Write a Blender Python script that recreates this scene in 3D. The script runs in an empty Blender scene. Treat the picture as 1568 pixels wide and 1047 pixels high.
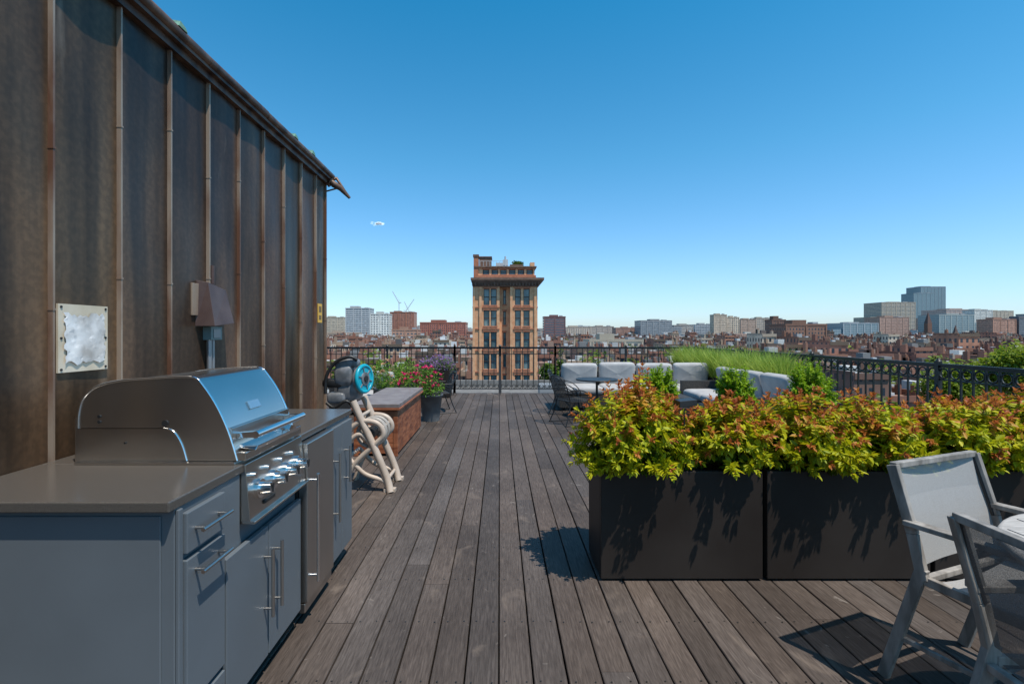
import bpy, math, random
import numpy as np
from mathutils import Vector, Matrix, noise
random.seed(7); np.random.seed(7)
S=bpy.context.scene
F=740.0; CX=765.0; CY=510.0; H=1.4
def P(px,py,d): return Vector(((px-CX)*d/F, d, H-(py-CY)*d/F))

# ---------------------------------------------------------------- materials
def new_mat(name):
    m=bpy.data.materials.new(name); m.use_nodes=True
    nt=m.node_tree; b=nt.nodes['Principled BSDF']
    return m,nt,b
def setc(b,c): b.inputs['Base Color'].default_value=(c[0],c[1],c[2],1)
def pm(name,c1,c2=None,scale=8,rough=.6,metal=0,bump=0,stretch=(1,1,1),rvar=0,attr=False,detail=6,lo=.35,hi=.65,spec=None):
    m,nt,b=new_mat(name); N=nt.nodes; L=nt.links
    c2=c2 or c1
    tc=N.new('ShaderNodeTexCoord'); mp=N.new('ShaderNodeMapping'); mp.inputs['Scale'].default_value=stretch
    L.new(tc.outputs['Object'],mp.inputs['Vector'])
    nz=N.new('ShaderNodeTexNoise'); nz.inputs['Scale'].default_value=scale; nz.inputs['Detail'].default_value=detail
    L.new(mp.outputs[0],nz.inputs['Vector'])
    cr=N.new('ShaderNodeValToRGB'); cr.color_ramp.elements[0].position=lo; cr.color_ramp.elements[1].position=hi
    cr.color_ramp.elements[0].color=(*c1,1); cr.color_ramp.elements[1].color=(*c2,1)
    L.new(nz.outputs[0],cr.inputs[0])
    out=cr.outputs[0]
    if attr:
        at=N.new('ShaderNodeAttribute'); at.attribute_name='Col'
        mx=N.new('ShaderNodeMix'); mx.data_type='RGBA'; mx.blend_type='MULTIPLY'; mx.inputs[0].default_value=1
        L.new(at.outputs['Color'],mx.inputs[6]); L.new(out,mx.inputs[7]); out=mx.outputs[2]
    L.new(out,b.inputs['Base Color'])
    b.inputs['Metallic'].default_value=metal; b.inputs['Roughness'].default_value=rough
    if spec is not None: b.inputs['Specular IOR Level'].default_value=spec
    if rvar:
        mr=N.new('ShaderNodeMapRange'); mr.inputs[3].default_value=rough-rvar; mr.inputs[4].default_value=rough+rvar
        L.new(nz.outputs[0],mr.inputs[0]); L.new(mr.outputs[0],b.inputs['Roughness'])
    if bump:
        bp=N.new('ShaderNodeBump'); bp.inputs['Strength'].default_value=bump; bp.inputs['Distance'].default_value=.01
        L.new(nz.outputs[0],bp.inputs['Height']); L.new(bp.outputs[0],b.inputs['Normal'])
    return m
W1=(1,1,1)
def leaf_mat(name,tr=.4):
    m,nt,b=new_mat(name); N=nt.nodes; L=nt.links
    at=N.new('ShaderNodeAttribute'); at.attribute_name='Col'
    L.new(at.outputs['Color'],b.inputs['Base Color']); b.inputs['Roughness'].default_value=.5; b.inputs['Specular IOR Level'].default_value=.3
    t=N.new('ShaderNodeBsdfTranslucent'); L.new(at.outputs['Color'],t.inputs[0])
    mx=N.new('ShaderNodeMixShader'); mx.inputs[0].default_value=tr
    L.new(b.outputs[0],mx.inputs[1]); L.new(t.outputs[0],mx.inputs[2])
    L.new(mx.outputs[0],N['Material Output'].inputs[0]); return m
def facade_mat(name,cu,cv,wu,wv,glass=(.04,.055,.07)):
    m,nt,b=new_mat(name); N=nt.nodes; L=nt.links
    at=N.new('ShaderNodeAttribute'); at.attribute_name='Col'
    uv=N.new('ShaderNodeUVMap'); uv.uv_map='UV'
    sp=N.new('ShaderNodeSeparateXYZ'); L.new(uv.outputs[0],sp.inputs[0])
    def M(op,a,bv):
        n=N.new('ShaderNodeMath'); n.operation=op
        for i,x in enumerate((a,bv)):
            if hasattr(x,'links'): L.new(x,n.inputs[i])
            else: n.inputs[i].default_value=x
        return n.outputs[0]
    u=M('FRACT',M('DIVIDE',sp.outputs[0],cu),0); v=M('FRACT',M('DIVIDE',sp.outputs[1],cv),0)
    iu=M('LESS_THAN',M('ABSOLUTE',M('SUBTRACT',u,.5),0),wu/2)
    iv=M('LESS_THAN',M('ABSOLUTE',M('SUBTRACT',v,.5),0),wv/2)
    pos=M('GREATER_THAN',sp.outputs[1],.01)
    w=M('MULTIPLY',M('MULTIPLY',iu,iv),pos)
    nz=N.new('ShaderNodeTexNoise'); nz.inputs['Scale'].default_value=.25; L.new(uv.outputs[0],nz.inputs['Vector'])
    mr=N.new('ShaderNodeMapRange'); mr.inputs[1].default_value=.3; mr.inputs[2].default_value=.7; mr.inputs[3].default_value=.8; mr.inputs[4].default_value=1.25
    L.new(nz.outputs[0],mr.inputs[0])
    vm=N.new('ShaderNodeVectorMath'); vm.operation='SCALE'; L.new(at.outputs['Color'],vm.inputs[0]); L.new(mr.outputs[0],vm.inputs['Scale'])
    mx=N.new('ShaderNodeMix'); mx.data_type='RGBA'; L.new(w,mx.inputs[0]); L.new(vm.outputs[0],mx.inputs[6]); mx.inputs[7].default_value=(*glass,1)
    L.new(mx.outputs[2],b.inputs['Base Color'])
    rr=N.new('ShaderNodeMapRange'); rr.inputs[3].default_value=.85; rr.inputs[4].default_value=.15
    L.new(w,rr.inputs[0]); L.new(rr.outputs[0],b.inputs['Roughness'])
    return m

# ---------------------------------------------------------------- builder
class B:
    def __init__(s): s.v=[];s.f=[];s.m=[];s.sm=[];s.c=[];s.uv={}
    def face(s,pts,m=0,sm=False,c=W1,uv=None):
        i=len(s.v); s.v+= [tuple(p) for p in pts]; s.f.append(tuple(range(i,i+len(pts)))); s.m.append(m); s.sm.append(sm); s.c.append(c)
        if uv: s.uv[len(s.f)-1]=uv
    def hexa(s,p,m=0,c=W1):
        i=len(s.v); s.v+=[tuple(q) for q in p]
        for q in ((0,3,2,1),(4,5,6,7),(0,1,5,4),(1,2,6,5),(2,3,7,6),(3,0,4,7)):
            s.f.append(tuple(i+k for k in q)); s.m.append(m); s.sm.append(False); s.c.append(c)
    def box(s,x0,x1,y0,y1,z0,z1,m=0,c=W1):
        s.hexa([(x0,y0,z0),(x1,y0,z0),(x1,y1,z0),(x0,y1,z0),(x0,y0,z1),(x1,y0,z1),(x1,y1,z1),(x0,y1,z1)],m,c)
    def bar(s,a,b,w,h,m=0,up=(0,0,1),c=W1):
        a=Vector(a);b=Vector(b);d=(b-a).normalized();u=Vector(up)
        if abs(d.dot(u))>.99: u=Vector((0,1,0))
        r=d.cross(u).normalized(); u=r.cross(d)
        r*=w/2;u*=h/2
        s.hexa([a-r-u,a+r-u,a+r+u,a-r+u,b-r-u,b+r-u,b+r+u,b-r+u],m,c)
    def tube(s,pts,r,m=0,n=8,cap=True,closed=False,c=W1):
        pts=[Vector(p) for p in pts]; k=len(pts); rr=r if isinstance(r,(list,tuple)) else [r]*k
        base=len(s.v); up=None
        for i,p in enumerate(pts):
            if closed: t=pts[(i+1)%k]-pts[i-1]
            else: t=pts[min(i+1,k-1)]-pts[max(i-1,0)]
            t.normalize()
            if up is None:
                up=Vector((0,0,1)) if abs(t.z)<.9 else Vector((1,0,0))
            a=t.cross(up).normalized(); up=a.cross(t).normalized()
            for j in range(n):
                q=2*math.pi*j/n; s.v.append(tuple(p+(a*math.cos(q)+up*math.sin(q))*rr[i]))
        segs=k if closed else k-1
        for i in range(segs):
            i2=(i+1)%k
            for j in range(n):
                s.f.append((base+i*n+j,base+i*n+(j+1)%n,base+i2*n+(j+1)%n,base+i2*n+j)); s.m.append(m); s.sm.append(n>4); s.c.append(c)
        if cap and not closed:
            s.face([s.v[base+j] for j in range(n)][::-1],m,False,c)
            s.face([s.v[base+(k-1)*n+j] for j in range(n)],m,False,c)
    def ring(s,ce,ax,R,r,m=0,n=16,k=5):
        ce=Vector(ce);ax=Vector(ax).normalized(); a=ax.orthogonal().normalized(); b=ax.cross(a)
        s.tube([ce+(a*math.cos(2*math.pi*i/n)+b*math.sin(2*math.pi*i/n))*R for i in range(n)],r,m,k,closed=True)
    def cyl(s,a,b,r,m=0,n=20,r2=None,c=W1):
        s.tube([a,b],[r,r if r2 is None else r2],m,n,c=c)
    def cushion(s,ce,size,m=0,rot=None,e=.35,nu=24,nv=12,c=W1,seed=0):
        ce=Vector(ce); base=len(s.v); rot=rot or Matrix.Identity(3); rd=random.Random(seed)
        ph=[rd.uniform(0,6) for _ in range(4)]
        f=lambda x,p: math.copysign(abs(x)**p,x)
        for i in range(nv+1):
            la=-math.pi/2+math.pi*i/nv
            for j in range(nu):
                lo=2*math.pi*j/nu
                w=1+.03*math.sin(3*lo+ph[0])+.03*math.sin(2*la+ph[1])
                p=Vector((f(math.cos(la),e)*f(math.cos(lo),e)*size[0]/2,f(math.cos(la),e)*f(math.sin(lo),e)*size[1]/2,f(math.sin(la),.7)*size[2]/2*w))
                s.v.append(tuple(ce+rot@p))
        for i in range(nv):
            for j in range(nu):
                s.f.append((base+i*nu+j,base+i*nu+(j+1)%nu,base+(i+1)*nu+(j+1)%nu,base+(i+1)*nu+j)); s.m.append(m); s.sm.append(True); s.c.append(c)
    def building(s,x0,x1,y0,y1,z0,z1,c,roofc=(.2,.2,.2),m=0):
        w=x1-x0;d=y1-y0;h=z1-z0
        for pts,l in (([(x0,y0,z0),(x1,y0,z0),(x1,y0,z1),(x0,y0,z1)],w),([(x1,y0,z0),(x1,y1,z0),(x1,y1,z1),(x1,y0,z1)],d),
                    ([(x1,y1,z0),(x0,y1,z0),(x0,y1,z1),(x1,y1,z1)],w),([(x0,y1,z0),(x0,y0,z0),(x0,y0,z1),(x0,y1,z1)],d)):
            s.face(pts,m,False,c,[(0,.02),(l,.02),(l,h),(0,h)])
        s.face([(x0,y0,z1),(x1,y0,z1),(x1,y1,z1),(x0,y1,z1)],m,False,roofc,[(0,0)]*4)
    def obj(s,name,mats,bevel=0,loc=None,rotz=0,seg=2,parent=None):
        me=bpy.data.meshes.new(name); me.from_pydata(s.v,[],s.f)
        for x in mats: me.materials.append(x)
        me.polygons.foreach_set('material_index',s.m); me.polygons.foreach_set('use_smooth',s.sm)
        ca=me.color_attributes.new('Col','FLOAT_COLOR','CORNER')
        ln=np.array([len(f) for f in s.f]); cc=np.ones((len(s.f),4)); cc[:,:3]=np.array(s.c)
        ca.data.foreach_set('color',np.repeat(cc,ln,axis=0).ravel())
        if s.uv:
            ul=me.uv_layers.new(name='UV'); arr=np.zeros((ln.sum(),2)); st=np.concatenate([[0],np.cumsum(ln)[:-1]])
            for k,u in s.uv.items(): arr[st[k]:st[k]+ln[k]]=u
            ul.data.foreach_set('uv',arr.ravel())
        me.update()
        o=bpy.data.objects.new(name,me); S.collection.objects.link(o)
        if loc: o.location=loc
        o.rotation_euler[2]=rotz
        if bevel:
            bm=o.modifiers.new('bevel','BEVEL'); bm.width=bevel; bm.segments=seg; bm.limit_method='ANGLE'; bm.angle_limit=math.radians(50)
        if parent: o.parent=parent
        return o

def fast_mesh(name,V,Fs,C,mats):
    me=bpy.data.meshes.new(name); n=len(V); m=len(Fs)
    me.vertices.add(n); me.vertices.foreach_set('co',V.astype(np.float32).ravel())
    me.loops.add(m*4); me.loops.foreach_set('vertex_index',Fs.astype(np.int32).ravel())
    me.polygons.add(m); me.polygons.foreach_set('loop_start',np.arange(m,dtype=np.int32)*4)
    me.update(calc_edges=True)
    ca=me.color_attributes.new('Col','FLOAT_COLOR','CORNER')
    cc=np.ones((m,4)); cc[:,:3]=C; ca.data.foreach_set('color',np.repeat(cc,4,axis=0).ravel())
    for x in mats: me.materials.append(x)
    o=bpy.data.objects.new(name,me); S.collection.objects.link(o); return o

class Leaves:
    def __init__(s): s.p=[];s.d=[];s.l=[];s.w=[];s.c=[]
    def add(s,p,d,l,w,c): s.p.append(tuple(p));s.d.append(tuple(d));s.l.append(l);s.w.append(w);s.c.append(c)
    def arrays(s,off=0,jit=.4):
        p=np.array(s.p);d=np.array(s.d);l=np.array(s.l)[:,None];w=np.array(s.w)[:,None];c=np.array(s.c)
        d/=np.linalg.norm(d,axis=1,keepdims=True)+1e-9
        up=np.array([0,0,1.])+np.random.normal(0,jit,p.shape)
        r=np.cross(d,up); r/=np.linalg.norm(r,axis=1,keepdims=True)+1e-9
        n=np.cross(r,d)
        fold=.16
        v=[p, p+d*l*.35+r*w*.5+n*w*fold, p+d*l*.72+r*w*.36+n*w*fold*.6-n*l*.05, p+d*l-n*l*.16, p+d*l*.72-r*w*.36+n*w*fold*.6-n*l*.05, p+d*l*.35-r*w*.5+n*w*fold]
        V=np.stack(v,1).reshape(-1,3); k=np.arange(len(p))[:,None]*6+off
        Fq=np.concatenate([k+np.array([[0,1,2,3]]),k+np.array([[0,3,4,5]])],1).reshape(-1,4)
        C=np.repeat(c,2,axis=0); return V,Fq,C

def blades(base,tip,w,c):
    base=np.array(base);tip=np.array(tip);c=np.array(c);n=len(base)
    d=tip-base; r=np.cross(d,np.random.normal(0,1,(n,3))); r/=np.linalg.norm(r,axis=1,keepdims=True); r*=np.array(w)[:,None]/2
    mid=base+d*.55; mid[:,2]+=np.abs(d[:,2])*.12
    V=np.stack([base-r,base+r,mid+r*.8,mid-r*.8,tip+r*.15,tip-r*.15],1).reshape(-1,3); k=np.arange(n)[:,None]*6
    Fq=np.concatenate([k+np.array([[0,1,2,3]]),k+np.array([[3,2,4,5]])],1).reshape(-1,4)
    return V,Fq,np.repeat(c,2,axis=0)
def merge(parts):
    V=[];Fq=[];C=[];o=0
    for v,f,c in parts: V.append(v);Fq.append(f+o);C.append(c);o+=len(v)
    return np.concatenate(V),np.concatenate(Fq),np.concatenate(C)

M_leaf=leaf_mat('leaf')
M_steel=pm('brushed_stainless',(.44,.41,.38),(.52,.49,.46),scale=2,rough=.33,metal=1,stretch=(1,1,.4),rvar=.04)
M_steelh=pm('stainless_hood',(.56,.525,.485),(.63,.595,.555),scale=2.2,rough=.25,metal=1,rvar=.04,detail=2)
M_chrome=pm('chrome',(.78,.78,.78),rough=.12,metal=1)
M_cab=pm('slate_powder_coat',(.112,.126,.138),(.124,.140,.154),scale=3,rough=.42,rvar=.05,spec=.4)
M_cabd=pm('cabinet_dark_gap',(.02,.02,.02),rough=.6)
M_granite=pm('polished_granite',(.050,.043,.037),(.120,.104,.090),scale=420,rough=.22,rvar=.05,detail=2)
M_black=pm('black_iron',(.012,.012,.012),(.022,.021,.021),rough=.45)

def ntools(nt):
    N=nt.nodes; L=nt.links; tc=N.new('ShaderNodeTexCoord')
    def nz(sc,st,det=6,w=0):
        mp=N.new('ShaderNodeMapping'); mp.inputs['Scale'].default_value=st; L.new(tc.outputs['Object'],mp.inputs[0])
        n=N.new('ShaderNodeTexNoise'); n.inputs['Scale'].default_value=sc; n.inputs['Detail'].default_value=det; n.inputs['Distortion'].default_value=w; L.new(mp.outputs[0],n.inputs['Vector']); return n.outputs[0]
    def ramp(i,p0,c0,p1,c1):
        cr=N.new('ShaderNodeValToRGB'); cr.color_ramp.elements[0].position=p0; cr.color_ramp.elements[1].position=p1
        cr.color_ramp.elements[0].color=(*c0,1); cr.color_ramp.elements[1].color=(*c1,1); L.new(i,cr.inputs[0]); return cr.outputs[0]
    def mul(a,c,f=1,bt='MULTIPLY'):
        mx=N.new('ShaderNodeMix'); mx.data_type='RGBA'; mx.blend_type=bt
        if hasattr(f,'links'): L.new(f,mx.inputs[0])
        else: mx.inputs[0].default_value=f
        L.new(a,mx.inputs[6])
        if hasattr(c,'links'): L.new(c,mx.inputs[7])
        else: mx.inputs[7].default_value=(*c,1)
        return mx.outputs[2]
    return nz,ramp,mul
def wall_mat():
    m,nt,b=new_mat('aged_copper_panel'); N=nt.nodes; L=nt.links; nz,ramp,mul=ntools(nt)
    at=N.new('ShaderNodeAttribute'); at.attribute_name='Col'
    a=nz(1.3,(1,1,.45)); s=nz(9,(1,1,.04)); f=nz(40,(1,1,1),8); st=nz(5,(1,1.5,.35),10); bl=nz(2.2,(1,1.3,.3),4,.5)
    c=ramp(a,.32,(.052,.031,.020),.68,(.155,.097,.062))
    c=mul(c,ramp(s,.35,(.58,.58,.60),.7,(1.5,1.44,1.36)))
    c=mul(c,ramp(bl,.4,(.72,.76,.80),.62,(1.15,1.10,1.05)))
    c=mul(c,ramp(f,.42,(.88,.88,.88),.62,(1.14,1.11,1.08)))
    c=mul(c,at.outputs['Color'])
    c=mul(c,(.30,.22,.16),ramp(st,.66,(0,0,0),.80,(.6,.6,.6)),'MIX')
    L.new(c,b.inputs['Base Color']); b.inputs['Metallic'].default_value=.35; b.inputs['Specular IOR Level'].default_value=.35
    mr=N.new('ShaderNodeMapRange'); mr.inputs[1].default_value=.3; mr.inputs[2].default_value=.7; mr.inputs[3].default_value=.26; mr.inputs[4].default_value=.52; L.new(bl,mr.inputs[0]); L.new(mr.outputs[0],b.inputs['Roughness'])
    return m
M_wall=wall_mat()
M_seam=pm('copper_seam',(.17,.080,.048),(.38,.29,.22),scale=5,rough=.42,metal=.3,stretch=(1,1,.35),lo=.4,hi=.6)
M_trim=pm('copper_trim',(.05,.026,.018),(.18,.105,.07),scale=9,rough=.45,metal=.3)
M_verd=pm('verdigris',(.11,.26,.19),(.22,.40,.30),scale=20,rough=.8)

# ---------------------------------------------------------------- penthouse wall
WX=-1.72; WZ=2.9; WY1=4.78
b=B()
seams=[1.844+.331*k for k in range(-9,9)]+[4.75]
edges=[-1.2]+seams+[WY1]
for i in range(len(edges)-1):
    y0,y1=edges[i],edges[i+1]; nv=40; nu=8; base=len(b.v); ph=random.uniform(0,9); tilt=random.uniform(-.012,.012)
    t_=random.uniform(.74,1.34); pc=(t_,t_*random.uniform(.95,1.04),t_*random.uniform(.90,1.16))
    for r in range(nv+1):
        z=WZ*r/nv
        for c in range(nu+1):
            t=c/nu; ed=math.sin(math.pi*t)
            b.v.append((WX+ed*(.0045*math.sin(z*3.1+ph)+.0025*math.sin(z*6.3+ph*2+t*3)+tilt*.5)+tilt*(t-.5)*ed,y0+(y1-y0)*t,z))
    for r in range(nv):
        for c in range(nu):
            q=base+r*(nu+1)+c; b.f.append((q,q+1,q+nu+2,q+nu+1)); b.m.append(0); b.sm.append(True); b.c.append(pc)
b.box(-6,WX-.02,-1.2,WY1,0,2.93,0)
for y in seams:
    b.box(WX-.01,WX+.020,y-.0045,y+.0045,0,WZ,1)
    z=.25+random.random()*.3
    while z<WZ-.1:
        b.box(WX,WX+.0225,y-.0065,y+.0065,z,z+.008,1); z+=.55+random.random()*.25
b.box(WX-.02,WX+.035,-1.2,WY1+.02,WZ-.035,WZ+.005,2)
b.box(WX-.3,WX+.065,-1.2,WY1+.03,WZ+.005,WZ+.04,2)
y=-1.2
while y<WY1:
    ye=min(y+random.uniform(.5,.9),WY1+.03); o=random.uniform(-.004,.004)
    b.tube([(WX+.06,y,WZ+.05+o),(WX+.06,ye-.004,WZ+.05-o)],.028,2,8); y=ye
b.box(-6.05,WX+.02,-1.2,WY1+.03,WZ+.05,WZ+.075,2)
for k in range(11):
    y=1.0+k*.36+random.uniform(-.05,.05); hz=WZ+random.uniform(.092,.108)
    if random.random()<.75:
        b.hexa([(WX+.02,y,WZ+.07),(WX+.085,y+.01,WZ+.07),(WX+.085,y+.08,WZ+.07),(WX+.02,y+.09,WZ+.07),(WX+.05,y+.01,hz),(WX+.086,y+.02,hz),(WX+.086,y+.06,hz-.01),(WX+.05,y+.07,hz)],3)
pent=b.obj('copper_clad_penthouse',[M_wall,M_seam,M_trim,M_verd])
b=B()
pts=[Vector((WX+.03,WY1-.03,WZ+.02)),Vector((WX+.08,WY1+.0,WZ-.03)),Vector((WX+.14,WY1+.03,WZ-.06)),Vector((WX+.22,WY1+.06,WZ-.15))]
b.tube(pts,[.02,.035,.03,.014],0,8)
b.tube([Vector((WX-.02,WY1,WZ-.02)),Vector((WX+.10,WY1+.02,WZ+.035)),Vector((WX+.19,WY1+.05,WZ-.1))],[.012,.018,.008],0,6)
b.bar((WX,WY1,WZ-.1),(WX+.12,WY1+.02,WZ-.06),.02,.01,0)
b.ring((WX+.05,WY1,WZ-.01),(1,.2,-.6),.045,.009,0)
b.obj('roof_gutter_spout',[M_trim])

b=B()
y0,y1,z0,z1=1.872,2.108,1.245,1.515
b.box(WX+.002,WX+.010,y0,y1,z0,z1,0)
nu,nv=14,16; base=len(b.v)
for r in range(nv+1):
    for c in range(nu+1):
        yy=y0+.024+(y1-y0-.048)*c/nu; zz=z0+.035+(z1-z0-.075)*r/nv
        if c in(0,nu): yy+=random.uniform(-.008,.008)
        if r in(0,nv): zz+=random.uniform(-.010,.010)
        b.v.append((WX+.0165+.0045*noise.noise(Vector((yy*22,zz*14,1)))+random.uniform(-.0008,.0008),yy,zz))
for r in range(nv):
    for c in range(nu):
        q=base+r*(nu+1)+c; b.f.append((q,q+1,q+nu+2,q+nu+1)); b.m.append(1); b.sm.append(random.random()<.6); b.c.append(W1)
for yy in (y0+.012,y1-.012):
    for zz in (z0+.012,z0+.135,z1-.012): b.cyl((WX+.01,yy,zz),(WX+.013,yy,zz),.005,2,8)
b.obj('wall_notice_board',[pm('cream_board',(.52,.44,.32),(.64,.56,.44),rough=.6),pm('crinkled_plastic',(.42,.39,.36),(.76,.75,.74),scale=9,rough=.3,detail=3),M_black])

b=B()
yf=2.86
b.hexa([(WX+.0,yf-.13,1.44),(WX+.10,yf-.11,1.44),(WX+.10,yf+.09,1.46),(WX+.0,yf+.13,1.46),(WX+.0,yf-.12,1.70),(WX+.055,yf-.10,1.69),(WX+.055,yf+.08,1.66),(WX+.0,yf+.12,1.68)],0)
b.box(WX+.0,WX+.012,yf-.17,yf-.10,1.5,1.68,3)
b.box(WX+.0,WX+.05,yf-.06,yf+.05,1.36,1.438,1)
b.box(WX+.051,WX+.054,yf-.04,yf+.03,1.372,1.425,2)
b.tube([(WX+.03,yf-.045,1.36),(WX+.03,yf-.045,.95)],.014,2,8)
b.tube([(WX+.03,yf-.01,1.36),(WX+.03,yf-.01,.95)],.010,2,8)
b.tube([(WX+.02,yf,1.69),(WX+.02,yf,1.80)],.012,0,8)
b.obj('wall_electrical_fixture',[pm('fixture_brown',(.07,.042,.036),(.10,.065,.056),rough=.35,spec=.3),pm('outlet_teal_grey',(.14,.20,.20),rough=.3),pm('galvanised',(.30,.30,.31),rough=.35,metal=.6),M_seam],bevel=.004)
b=B()
b.box(WX+.002,WX+.008,4.56,4.66,1.50,1.68,0); b.box(WX+.008,WX+.0095,4.58,4.64,1.53,1.57,1); b.box(WX+.008,WX+.0095,4.58,4.64,1.6,1.655,1)
b.obj('warning_label',[pm('label_yellow',(.75,.42,.06),rough=.5),pm('label_print',(.2,.12,.05),rough=.6)])

# ---------------------------------------------------------------- deck
b=B()
pitch=.1405; gap=.0075
x= -0.003-32*pitch
while x<4.75:
    y=-1.6
    if x+pitch<WX+.02: y=4.82
    first=True
    while y<11.35:
        L=random.choice([2.4,3.0,3.6,4.2]) if not first else random.uniform(.8,4)
        first=False
        ye=min(y+L,11.35)
        if 11.35-ye<.5: ye=11.35
        t=random.uniform(.72,1.2); h=random.uniform(-.04,.06)
        col=(t*(1+h),t,t*(1-h))
        dz=random.uniform(-.0015,.0015)
        x0,x1=x+gap/2+random.uniform(-.001,.001),x+pitch-gap/2+random.uniform(-.001,.001); e=.003
        xs=[(x0,-.025),(x0,-.003),(x0+e,0),(x1-e,0),(x1,-.003),(x1,-.025)]
        for k in range(5):
            (a,za),(c_,zc)=xs[k],xs[k+1]
            b.face([(a,y+.0015,za+dz),(c_,y+.0015,zc+dz),(c_,ye-.0015,zc+dz),(a,ye-.0015,za+dz)],0,False,col)
        b.face([(x0,y+.0015,-.025),(x1,y+.0015,-.025),(x1,y+.0015,dz),(x0,y+.0015,dz)],0,False,col)
        b.face([(x0,ye-.0015,-.025),(x1,ye-.0015,-.025),(x1,ye-.0015,dz),(x0,ye-.0015,dz)],0,False,col)
        y=ye
    yy=-1.3
    while yy<8:
        if yy>(4.9 if x+pitch<WX+.02 else -9):
            for sx in (x+.03,x+pitch-.03):
                px_,py_=sx+random.uniform(-.003,.003),yy+random.uniform(-.006,.006)
                b.face([(px_+.0042*math.cos(a*math.pi/3),py_+.0042*math.sin(a*math.pi/3),.0025) for a in range(6)],1,False)
        yy+=.405
    x+=pitch
def deck_mat():
    m,nt,bs=new_mat('weathered_ipe'); N=nt.nodes; L=nt.links; nz,ramp,mul=ntools(nt)
    at=N.new('ShaderNodeAttribute'); at.attribute_name='Col'
    blot=nz(1.6,(1,.6,1)); grain=nz(30,(4,.22,1),5,.4); st=nz(3.2,(1.6,1,1),10,.8); fine=nz(140,(1,.12,1),3); st2=nz(7,(1.5,1,1),8,1.2)
    c=ramp(blot,.3,(.060,.047,.040),.7,(.108,.088,.077))
    c=mul(c,ramp(grain,.3,(.70,.67,.65),.72,(1.26,1.26,1.26)))
    c=mul(c,ramp(fine,.35,(.82,.82,.82),.65,(1.15,1.15,1.15)))
    c=mul(c,at.outputs['Color'])
    c=mul(c,(.22,.17,.135),ramp(st,.61,(0,0,0),.78,(.6,.6,.6)),'MIX')
    c=mul(c,(.33,.285,.25),ramp(st2,.68,(0,0,0),.79,(.75,.75,.75)),'MIX')
    L.new(c,bs.inputs['Base Color']); bs.inputs['Roughness'].default_value=.65; bs.inputs['Specular IOR Level'].default_value=.25
    bp=N.new('ShaderNodeBump'); bp.inputs['Strength'].default_value=.35; bp.inputs['Distance'].default_value=.004; L.new(grain,bp.inputs['Height']); L.new(bp.outputs[0],bs.inputs['Normal'])
    return m
b.obj('wood_deck',[deck_mat(),pm('screw_steel',(.02,.018,.016),rough=.5)])
b=B(); b.box(-6.2,4.9,-2,11.5,-30,-.06,0); b.obj('apartment_building_below_deck',[pm('tar_roof',(.008,.0075,.007),rough=.9)])

# ---------------------------------------------------------------- outdoor kitchen
b=B()
fx=-.962
b.box(-1.70,fx,1.43,1.79,.08,.878,0)
b.box(-1.70,fx-.012,1.79,2.30,.08,.70,0)
b.box(-1.70,fx,2.68,3.09,.08,.878,0)
b.box(-1.68,fx-.06,1.46,3.06,0,.08,1)
b.box(-1.70,-1.60,2.30,2.68,.08,.878,1)
b.box(fx+.001,fx+.012,1.432,1.452,.085,.876,0)
b.box(-1.695,-1.0,1.424,1.4295,.10,.86,0)
def door(y0,y1,z0,z1): b.box(fx+.003,fx+.022,y0,y1,z0,z1,0)
door(1.455,1.655,.735,.858); door(1.455,1.655,.27,.715); door(1.455,1.655,.095,.25)
door(1.665,1.965,.095,.62); door(1.972,2.285,.095,.62)
door(2.70,2.885,.10,.86); door(2.893,3.075,.10,.86)
def hand(p0,p1):
    p0=Vector(p0);p1=Vector(p1); o=Vector((.035,0,0))
    b.cyl(p0+o,p1+o,.0065,2,10)
    for t in (.12,.88):
        q=p0.lerp(p1,t); b.cyl(q,q+o,.005,2,8)
X=fx+.022
hand((X,1.475,.80),(X,1.635,.80)); hand((X,1.475,.672),(X,1.635,.672)); hand((X,1.475,.2),(X,1.635,.2))
hand((X,1.93,.27),(X,1.93,.54)); hand((X,2.01,.27),(X,2.01,.54))
hand((X,2.74,.33),(X,2.74,.72)); hand((X,2.93,.5),(X,2.93,.72))
kitchen=b.obj('outdoor_kitchen_cabinets',[M_cab,M_cabd,M_steel],bevel=.0025)
b=B()
b.box(-1.712,-.955,1.395,1.802,.88,.912,0)
b.box(-1.712,-1.575,1.802,2.30,.88,.912,0)
b.box(-1.712,-.955,2.305,3.12,.88,.912,0)
b.obj('countertop',[M_granite],bevel=.004,parent=kitchen)

b=B()
b.box(-1.6,-.965,2.315,2.672,.07,.872,1)
b.box(-.963,-.918,2.312,2.675,.11,.872,0)
b.box(-.963,-.93,2.312,2.675,.06,.105,0)
b.cyl((-.88,2.345,.2),(-.88,2.345,.72),.008,2,12)
for z in (.23,.69): b.cyl((-.918,2.345,z),(-.88,2.345,z),.006,2,8)
b.obj('outdoor_refrigerator',[M_steel,M_cabd,M_chrome],bevel=.004)

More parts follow.
